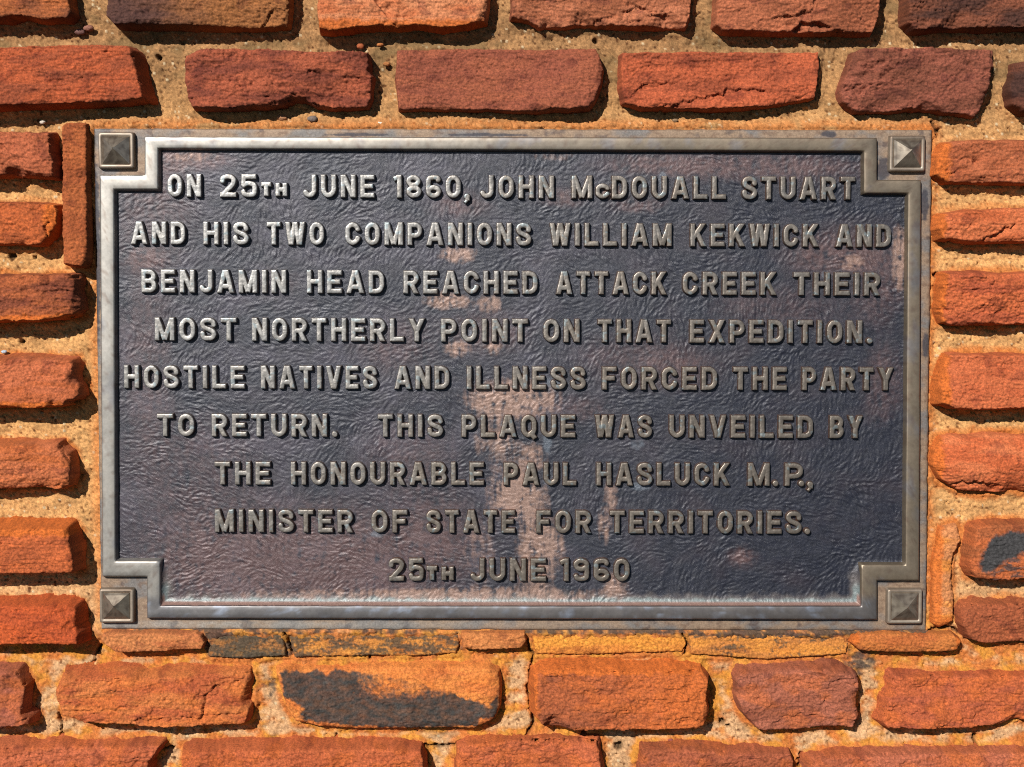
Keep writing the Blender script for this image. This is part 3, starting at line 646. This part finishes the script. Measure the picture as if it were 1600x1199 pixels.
    if c == 'R':
        b = w - t; r = .2; return w, [[(a, 0), (a, 1)], [(a, t), (b - r, t)] + arc(b - r, t + r, r, r, 270, 360, 7) + arc(b - r, .55 - r, r, r, 0, 90, 7) + [(a, .55)], [(w * .5, .52), (w - t * .85, 1.05)]]
    if c == 'B':
        b = w - t - .02; r = .19; b2 = w - t
        return w, [[(a, 0), (a, 1)], [(a, t), (b - r, t)] + arc(b - r, t + r, r, r, 270, 360, 7) + arc(b - r, .49 - r, r, r, 0, 90, 7) + [(a, .49)],
                   [(a, .49), (b2 - r, .49)] + arc(b2 - r, .49 + r, r, r, 270, 360, 7) + arc(b2 - r, 1 - t - r, r, r, 0, 90, 7) + [(a, 1 - t)]]
    if c == 'S':
        return w, [cat([(b, .34), (b - .02, .225), (w * .72, t + .035), (w / 2, t), (w * .27, t + .035), (a + .005, .23), (a + .01, .335), (a + .08, .425), (w / 2, .495), (b - .07, .575), (b, .665), (b, .765), (w * .74, 1 - t - .035), (w / 2, 1 - t), (w * .26, 1 - t - .035), (a + .01, .77), (a, .665)])]
    if c == '1': w = .36; return w, [[(w - t, 0), (w - t, 1)], [(.0, .2), (w - t, .07)]]
    if c == '2': return w, [cat([(a, .33), (a + .02, .2), (w * .3, t + .025), (w / 2, t), (w * .72, t + .03), (b, .23), (b, .34), (b - .05, .46), (w * .5, .66), (a + .02, 1 - t)]), [(.01, 1 - t), (w, 1 - t)]]
    if c == '5': return w, [[(a + .02, t), (w * .95, t)], [(a + .03, 0), (a + .01, .52)], cat([(a + .0, .5), (w * .35, .41), (w * .55, .4), (w * .8, .46), (b, .6), (b, .72), (w * .78, .86), (w * .5, 1 - t), (w * .24, .86), (a, .73)])]
    if c == '6': return w, [ring(w, .43, 1.0, .25), cat([(b - .02, .235), (w * .76, .135), (w * .5, t), (w * .22, .16), (a, .34), (a, .55), (a, .72)])]
    if c == '9': return w, [ring(w, .0, .57, .25), cat([(a + .02, .765), (w * .24, .865), (w * .5, 1 - t), (w * .78, .84), (b, .66), (b, .45), (b, .28)])]
    if c == '8': return w, [ring(w * .94, .0, .55, .22) , ring(w, .45, 1.0, .24)]
    if c == '.': return .26, ['dot']
    if c == ',': return .3, ['comma']
    raise ValueError(c)
CLOSED = {'O', '0', 'Q'}
def box_sd(u, v, a, b, r):
    dx, dy = b[0] - a[0], b[1] - a[1]; L = math.hypot(dx, dy) + 1e-9; ux, uy = dx / L, dy / L
    px, py = u - (a[0] + b[0]) / 2, v - (a[1] + b[1]) / 2
    qx = np.abs(px * ux + py * uy) - L / 2; qy = np.abs(-px * uy + py * ux) - r
    return np.hypot(np.maximum(qx, 0), np.maximum(qy, 0)) + np.minimum(np.maximum(qx, qy), 0)
def word_sd(U, V, text, x0, x1, ytl, ytr, cap, r):
    """signed distance (negative inside) of a whole word set between x0 and x1 under the cap line"""
    gl = [glyph(c) for c in text]
    gap = .20
    tot = sum(g[0] for g in gl) + gap * (len(gl) - 1)
    kx = (x1 - x0) / tot
    sd = np.full(U.shape, 99.0); x = x0
    for (w, strokes), c in zip(gl, text):
        gw = w * kx; yt = ytl + (ytr - ytl) * ((x + gw / 2 - x0) / max(1, x1 - x0))
        sel = (U[0] > x - 8) & (U[0] < x + gw + 8)
        if sel.any():
            j = np.where(sel)[0]; j0, j1 = j[0], j[-1] + 1
            uu, vv = U[:, j0:j1], V[:, j0:j1]; s = np.full(uu.shape, 99.0)
            # keep the stroke width when the letter is squeezed: map x so that strokes stay r from the box edge
            def mp(p):
                ww = w * cap
                X = p[0] * cap
                if ww > 2.4 * r:
                    X = r + (X - T * cap) * (gw - 2 * r) / (ww - 2 * T * cap)
                else:
                    X = X * gw / ww
                Y = p[1] * cap
                Y = r + (Y - T * cap) * (cap - 2 * r) / (cap - 2 * T * cap)
                return (x + X, yt + Y)
            lo, hi = yt, yt + cap
            for st in strokes:
                if st == 'dot':
                    q = np.hypot(uu - (x + gw * .5), vv - (yt + cap - r * 1.05)) - r * 1.25
                elif st == 'comma':
                    cx, cy = x + gw * .55, yt + cap - r * .6
                    q = np.hypot(uu - cx, vv - cy) - r * 1.3
                    q = np.minimum(q, box_sd(uu, vv, (cx + r * .35, cy), (cx + r * .1, cy + r * 1.6), r * .95))
                    q = np.minimum(q, box_sd(uu, vv, (cx + r * .1, cy + r * 1.4), (cx - r * 1.0, cy + r * 2.6), r * .6))
                else:
                    pts = [mp(p) for p in st]
                    cl = abs(st[0][0] - st[-1][0]) < 1e-6 and abs(st[0][1] - st[-1][1]) < 1e-6
                    if (c in 'O0Q8' or (c in '69' and st is strokes[0])) and len(st) > 2: cl = True
                    if cl and len(st) > 3: pts = pts + [pts[0]]
                    q = np.full(uu.shape, 99.0)
                    if len(pts) == 2:
                        q = box_sd(uu, vv, pts[0], pts[1], r)
                    else:
                        for a_, b_ in zip(pts[:-1], pts[1:]):
                            if math.hypot(b_[0] - a_[0], b_[1] - a_[1]) < .05: continue
                            q = np.minimum(q, box_sd(uu, vv, a_, b_, r))
                        for p in pts[1:-1] + ([pts[0]] if cl else []):
                            q = np.minimum(q, np.hypot(uu - p[0], vv - p[1]) - r)
                    if c not in 'Q,':
                        q = np.maximum(q, np.maximum(lo - vv, vv - hi))
                s = np.minimum(s, q)
            sd[:, j0:j1] = np.minimum(sd[:, j0:j1], s)
        x += gw + gap * kx
    return sd
# text, left, right, cap line at the left end and at the right end of the line, small = small capitals
LINES = [
    (271.5, 276.5, 35.5, [('ON',261,314),('25',343,401),('th',406.5,448.5),('JUNE',473,585),('1860',615,720),(',',722,736),('JOHN',750,866),('MC',893,953),('DOUALL',956,1135),('STUART',1160,1337)]),
    (346, 350.5, 35.5, [('AND',204,289),('HIS',317,388),('TWO',416,506),('COMPANIONS',539,830),('WILLIAM',859,1050),('KEKWICK',1079,1280),('AND',1307,1393)]),
    (421, 426, 36, [('BENJAMIN',220,447),('HEAD',479,600),('REACHED',630,840),('ATTACK',869,1042),('CREEK',1067,1214),('THEIR',1241,1376)]),
    (496, 501, 36, [('MOST',241,369),('NORTHERLY',393,664),('POINT',689,825),('ON',849,906),('THAT',934,1049),('EXPEDITION',1078,1348),('.',1355,1364)]),
    (571, 574.5, 36, [('HOSTILE',193,382),('NATIVES',407,589),('AND',616,702),('ILLNESS',729,915),('FORCED',941,1121),('THE',1146,1230),('PARTY',1254,1397)]),
    (646.5, 650, 35.5, [('TO',245,303),('RETURN',330,511),('.',517,528),('THIS',590,692),('PLAQUE',721,899),('WAS',930,1019),('UNVEILED',1046,1271),('BY',1297,1349)]),
    (721.5, 724.5, 36, [('THE',335,422),('HONOURABLE',454,756),('PAUL',787,901),('HASLUCK',932,1141),('M',1169,1203),('.',1208,1217),('P',1227,1255),('.',1249,1257),(',',1260,1272)]),
    (796, 799.5, 36, [('MINISTER',335,551),('OF',580,636),('STATE',666,805),('FOR',838,924),('TERRITORIES',953,1253),('.',1257,1267)]),
    (872, 874, 36, [('25',607,662),('th',665.5,709),('JUNE',735,853),('1960',876,984)]),
]
# field grid first: it needs to know where the letters stand
mid = fo + (fi - fo) * 1.08
FSTEP = 1.35
FU, FV = grid(mid[:, 0].min(), mid[:, 0].max(), mid[:, 1].min(), mid[:, 1].max(), FSTEP)
letter_d = np.full(FU.shape, 30.0)
words_ = []
for li, (ya, yb, cap, ws) in enumerate(LINES):
    for text, x0, x1 in ws:
        def yat(x): return ya + (yb - ya) * (x - 200) / 1190.0
        cp, r, t0, t1 = cap, 3.75, yat(x0), yat(x1)
        txt = text
        if text == 'th':
            txt = 'TH'; sh = cap * .335; cp = cap - sh; t0 += sh; t1 += sh; r = 3.7
        (u0, u1), (v0, v1) = uv([x0, x1], [t0, t1], D_LET)
        kk = (F - D_LET) / F
        cp *= kk; r *= kk
        U, V = grid(u0 - 6, u1 + 6, min(v0, v1) - 5, max(v0, v1) + cp + (9 if txt in ('PLAQUE', ',') else 5), .5)
        jit = 900 + li * 40 + int(x0)
        wU = U + .35 * fbm(U / 7, V / 7, jit, 2); wV = V + .35 * fbm(U / 6, V / 6, jit + 1, 3)
        if txt == 'MC':                      # capital M followed by a small raised-baseline C
            um = u0 + 32.5 * kk
            s = word_sd(wU, wV, 'M', u0, um, v0, v0, cp, r)
            s = np.minimum(s, word_sd(wU, wV, 'C', um + 5, u1, v0 + cp * .34, v1 + cp * .34, cp * .66, r * .92))
        else:
            s = word_sd(wU, wV, txt, u0, u1, v0, v1, cp, r)
        s = s + .08 * fbm(U / 4, V / 4, jit + 2, 2)
        top = D_LET + .25 * fbm(U / 14, V / 14, jit + 3, 2) + .07 * fbm(U / 3.5, V / 3.5, jit + 4, 2) + .2 * sm(0, -3.0, s) - .2
        tt = np.clip((s + .15) / 1.45, 0, 1.3)
        H = top - (D_LET - D_FIELD + 2.5) * tt - .25 * np.exp(-np.clip(-s - .15, 0, 20) / .4)
        mask = s < 2.1
        n = fbm(U / 10, V / 10, jit + 5, 3)
        lr = np.clip((U - 200) / 1200 + .12 * n, 0, 1); lv = np.clip((V - 250) / 700, 0, 1)
        tarn_falloff = np.clip(sm(.2, .7, lr) * .75 + .6 * sm(.25, .85, lv) + .12 + .25 * fbm(U / 26, V / 26, 888, 2), 0, 1)  # tarnish, plus the sheen's falloff rightward and down put into the colour
        C = lin(178, 176, 172) + (lin(148, 137, 125) - lin(178, 176, 172)) * tarn_falloff[..., None]
        C = C + (lin(150, 92, 66) - C) * (sm(-.3, .8, s) * (.2 + .5 * tarn_falloff))[..., None]
        C = C + (lin(160, 190, 200) - C) * (sm(.42, .6, fbm(U / 12, V / 12, jit + 6, 2)) * .35)[..., None]
        words_.append((U, V, H, mask, np.clip(C * .57, .02, 1)))
        x_a = int((u0 - 12 - FU[0, 0]) / FSTEP); x_b = int((u1 + 12 - FU[0, 0]) / FSTEP) + 2
        y_a = int((min(v0, v1) - 12 - FV[0, 0]) / FSTEP); y_b = int((max(v0, v1) + cp + 14 - FV[0, 0]) / FSTEP) + 2
        x_a, y_a = max(0, x_a), max(0, y_a)
        uu, vv = FU[y_a:y_b, x_a:x_b], FV[y_a:y_b, x_a:x_b]
        ii = np.clip(((uu - U[0, 0]) / .5).round().astype(int), 0, U.shape[1] - 1); jj = np.clip(((vv - V[0, 0]) / .5).round().astype(int), 0, U.shape[0] - 1)
        ex = np.hypot(uu - U[jj, ii], vv - V[jj, ii])
        letter_d[y_a:y_b, x_a:x_b] = np.minimum(letter_d[y_a:y_b, x_a:x_b], s[jj, ii] + ex)

# ------------------------------------------------------------------ the leathery field behind the letters
ny, nx = FU.shape
th = 2.2 * fbm(FU / 210, FV / 150, 700, 3) + .9 * fbm(FU / 60, FV / 60, 701, 2)
th = th + np.radians(-38) + .9 * sm(500, 760, FV) * sm(900, 300, FU)
dx, dy = np.cos(th), np.sin(th)
rw = np.random.RandomState(11)
def blur(a, n=1):
    for _ in range(n):
        a = (np.roll(a, 1, 0) + 2 * a + np.roll(a, -1, 0)) / 4; a = (np.roll(a, 1, 1) + 2 * a + np.roll(a, -1, 1)) / 4
    return a
base = rw.rand(ny, nx); base = .55 * base + .45 * blur(base, 1); base = (base - base.mean()) / base.std()
def samp(a, x, y):
    x = np.clip(x, 0, nx - 1.01); y = np.clip(y, 0, ny - 1.01); xi = x.astype(int); yi = y.astype(int); fx = x - xi; fy = y - yi
    return (a[yi, xi] * (1 - fx) + a[yi, xi + 1] * fx) * (1 - fy) + (a[yi + 1, xi] * (1 - fx) + a[yi + 1, xi + 1] * fx) * fy
J, I = np.mgrid[0:ny, 0:nx].astype(float)
acc = base.copy()
for sgn in (1, -1):
    x, y = I.copy(), J.copy()
    for q in range(3):
        ax, ay = samp(dx, x, y), samp(dy, x, y)
        x += sgn * ax; y += sgn * ay
        acc += samp(base, x, y) * (1 - q / 4)
acc = (acc - acc.mean()) / acc.std()
swirl = np.tanh(acc * 1.1)
calm = sm(1.5, 8, letter_d)
amp = (.3 + .8 * calm) * (.75 + .5 * fbm(FU / 90, FV / 80, 702, 2))
fin, _, _ = poly_sd(FU, FV, fi)
H = D_FIELD + .4 * fbm(FU / 60, FV / 60, 703, 2) + amp * (.50 * swirl * (.6 + .8 * fbm(FU / 34, FV / 34, 704, 3)) + .20 * fbm(FU / 4.2, FV / 4.2, 705, 2)) + .06 * base
fb = FV - uv([800], [947], D_FRAME)[1][0]
H += 7.5 * np.exp(-np.clip(fin, 0, 60) / 3.2) * sm(870, 900, FV) + 2.2 * np.exp(-np.clip(fin, 0, 60) / 5) * sm(870, 900, FV)
dark, blue, copper, pink, pale, verd = lin(56, 58, 69), lin(76, 83, 100), lin(190, 154, 136), lin(140, 106, 100), lin(168, 156, 148), lin(146, 164, 164)
n1 = fbm(FU / 80, FV / 60, 710, 4); n2 = fbm(FU / 16, FV / 16, 711, 4); n3 = fbm(FU / 5, FV / 5, 712, 3)
C = dark + (blue - dark) * (sm(-.1, .6, n1) * .5 * sm(1150, 700, FU))[..., None] - .012 * sm(800, 1300, FU)[..., None]
C = C * (1 + .22 * n2 + .2 * n3)[..., None]
def fblob(L):
    s = np.zeros(FU.shape)
    for cx, cy, rx, ry, a in L:
        (p,), (q,) = uv([cx], [cy], D_FIELD)
        s += a * np.exp(-(((FU - p) / rx) ** 2 + ((FV - q) / ry) ** 2) ** 1.5)
    return s
pk = fblob([(470,860,230,70,.9),(560,905,150,40,.6),(330,900,90,50,.5),(300,740,110,90,.35),(240,300,60,120,.45),(230,560,40,130,.4),(720,320,40,20,.6),(880,310,30,14,.7),(1000,320,40,14,.6),(1310,395,70,35,.9),(1370,440,40,60,.6),
            (1180,262,170,20,.8),(1020,255,80,16,.5),(300,250,60,14,.8),(620,540,60,40,.4),(1000,560,90,40,.4),(1060,580,60,30,.4),(1380,600,30,60,.5),(760,520,60,30,.6),(640,720,70,60,.4),(690,830,60,60,.5),(1160,870,20,16,.8),(430,440,30,20,.4),(225,405,30,20,.7),(900,640,50,20,.4),(1220,480,100,30,.35)])
cp_ = fblob([(800,625,70,30,1.1),(775,690,34,30,.6),(830,715,24,24,.7),(815,780,40,34,1.0),(790,760,30,40,.5),(845,850,36,40,1.0),(835,900,30,20,.8),(780,930,170,12,.9),(520,930,150,10,.6),(715,398,28,14,.9),(700,470,36,14,.9),(765,475,22,14,.7),(715,545,24,14,.7),(770,545,16,12,.6),(865,245,40,10,.3),(955,300,20,14,.5),(1405,400,12,50,.9),(1330,410,22,14,.6),(300,245,40,8,.5),(955,775,12,24,.6),(945,820,12,30,.6),(690,930,70,8,.4),(960,915,20,22,.7),(750,860,30,60,.35)])
n4 = fbm(FU / 8, FV / 8, 714, 4)
n5 = fbm(FU / 7, FV / 60, 715, 4)
P1 = np.clip((pk * (1 + .7 * n2 + .8 * n4 + .5 * n5) + .07 * sm(1300, 500, FU) * (1 + n1) + .2 * n1) * .95, 0, 1)
P2 = np.clip((cp_ * (1 + .6 * n2 + .7 * n4 + .8 * n5) - .2) * 1.5, 0, 1)
C = C + (pink * (1 + .3 * n3[..., None]) - C) * (P1 * .52 * (.4 + .6 * sm(0, 6, letter_d)))[..., None]
C = C + (copper * (1 + .3 * n3[..., None]) - C) * (P2 * .75)[..., None]
vg = fblob([(790,668,10,14,.9),(855,690,8,20,.9),(865,600,26,14,.6),(1130,640,40,24,.35),(730,525,10,12,.9),(855,745,10,14,.8),(995,695,14,10,.7),(1000,760,18,8,.9),(850,815,16,8,.6),(590,835,14,6,.8),(980,890,6,10,.9),(1290,430,7,8,.9),(1390,375,10,10,.6),(1035,280,8,16,.9),(700,600,30,30,.3)])
C = C + (lin(120, 130, 142) - C) * (sm(.25, .9, vg * (1 + .9 * n2)) * .6)[..., None]
# mineral crust in the bottom corner of the field
cr = sm(22, 7, fin + 8 * n2) * sm(880, 912, FV)
C = C + (pale - C) * (cr * .42)[..., None]
cr2 = sm(13, 6, fin + 4 * n2) * sm(905, 925, FV)
C = C + (verd - C) * (cr2 * .7)[..., None]
cr3 = sm(6.5, 4, fin) * sm(925, 935, FV)
C = C + (lin(176, 134, 120) - C) * (cr3 * .85)[..., None]
msd, _, _ = poly_sd(FU, FV, mid)
fieldp = field_obj('field_panel', FU, FV, H, msd > -1.5, M_FIELD, plaque, np.clip(C * .55, .006, 1), False)
for a in words_:
    field_obj('word', a[0], a[1], a[2], a[3], M_LETTER, fieldp, a[4], False)

# ------------------------------------------------------------------ corner studs
def stud(cx, cy, half, lean):
    (a,), (b,) = uv([cx], [cy], D_PLATE + 10)
    def loop(hf, h, rc, n=5, ox=0., oy=0.):
        pts = []
        for sx, sy, a0 in ((1, 1, 0), (-1, 1, 90), (-1, -1, 180), (1, -1, 270)):
            for q in range(n):
                t = math.radians(a0 + 90 * q / (n - 1))
                pts.append((a + ox + sx * (hf - rc) + rc * math.cos(t), b + oy + sy * (hf - rc) + rc * math.sin(t), h))
        return pts
    D = D_PLATE
    rings = [loop(half + 1.2, D - 1, 3), loop(half + .6, D + 6.5, 3), loop(half - .3, D + 9.4, 3), loop(half - 1.6, D + 10.2, 3), loop(half - 4.2, D + 10.0, 2.6), loop(half - 5.2, D + 9.2, 2.2), loop(half - 6.2, D + 8.4, 1.5)]
    n = len(rings[0]); A = np.array(rings).reshape(-1, 3); idx = np.arange(len(rings) * n).reshape(len(rings), n)
    A[:, 2] += .25 * fbm(A[:, 0] / 9, A[:, 1] / 9, 801, 2)
    fc = np.stack([idx[:-1], idx[1:], np.roll(idx[1:], -1, 1), np.roll(idx[:-1], -1, 1)], -1).reshape(-1, 4)[:, ::-1]
    nz = fbm(A[:, 0] / 8, A[:, 1] / 8, 802, 3)
    col = lin(140, 128, 114) + (lin(104, 88, 74) - lin(140, 128, 114)) * sm(-.3, .5, nz)[:, None]
    base = mesh_obj('corner_stud', xyz(A[:, 0], A[:, 1], A[:, 2]), fc, M_STUD, plaque, col)
    ph = half - 5.6
    prof = [(1.03, -3.), (1.0, 0.), (.97, 1.2)] + [(1 - t, 1.2 + 12.0 * t) for t in (.2, .4, .6, .8, .93)]
    V_ = []; m = 8
    for fr, h in prof:
        hf = ph * fr
        s = np.linspace(-1, 1, m + 1)[:-1]
        ed = [(q, -1) for q in s] + [(1, q) for q in s] + [(-q, 1) for q in s] + [(-1, -q) for q in s]
        t = max(0, (h - 1) / 17)
        for ex, ey in ed:
            V_.append((a + ex * hf + lean[0] * t, b + ey * hf + lean[1] * t, D + 9.2 + h))
    k = 4 * m; R = len(prof)
    V_ = np.array(V_); V_[:, 2] += .06 * fbm(V_[:, 0] / 10, V_[:, 1] / 10, 803, 2)
    V_ = np.concatenate([V_, [[a + lean[0], b + lean[1], D + 9.2 + 13.4]]])
    idx = np.arange(R * k).reshape(R, k)
    q = np.stack([idx[:-1], idx[1:], np.roll(idx[1:], -1, 1), np.roll(idx[:-1], -1, 1)], -1).reshape(-1, 4)[:, ::-1]
    tip = np.stack([idx[-1], np.full(k, R * k), np.full(k, R * k), np.roll(idx[-1], -1)], -1)
    vs = xyz(V_[:, 0], V_[:, 1], V_[:, 2])
    me = bpy.data.meshes.new('pyramid_boss')
    me.from_pydata([tuple(p) for p in vs], [], [tuple(int(z) for z in f[::-1]) for f in q[:, ::-1]] + [(int(t_[0]), int(t_[3]), int(t_[1])) for t_ in tip])
    me.update()
    at = me.color_attributes.new('tint', 'FLOAT_COLOR', 'POINT')
    cc = np.ones((len(V_), 4), np.float32); nz = fbm(V_[:, 0] / 9, V_[:, 1] / 9, 804, 3)
    cc[:, :3] = lin(150, 138, 122) + (lin(112, 100, 88) - lin(150, 138, 122)) * sm(-.3, .5, nz)[:, None]
    at.data.foreach_set('color', cc.ravel())
    me.materials.append(M_BOSS)
    import bmesh
    bm = bmesh.new(); bm.from_mesh(me); bmesh.ops.recalc_face_normals(bm, faces=bm.faces); bm.to_mesh(me); bm.free()
    o = bpy.data.objects.new('pyramid_boss', me); link(o, base)
stud(181, 235, 27, (-2, -3)); stud(1418, 240, 27, (4, -5)); stud(182, 947, 26.5, (-1, -2)); stud(1414, 948, 27, (1, -1))
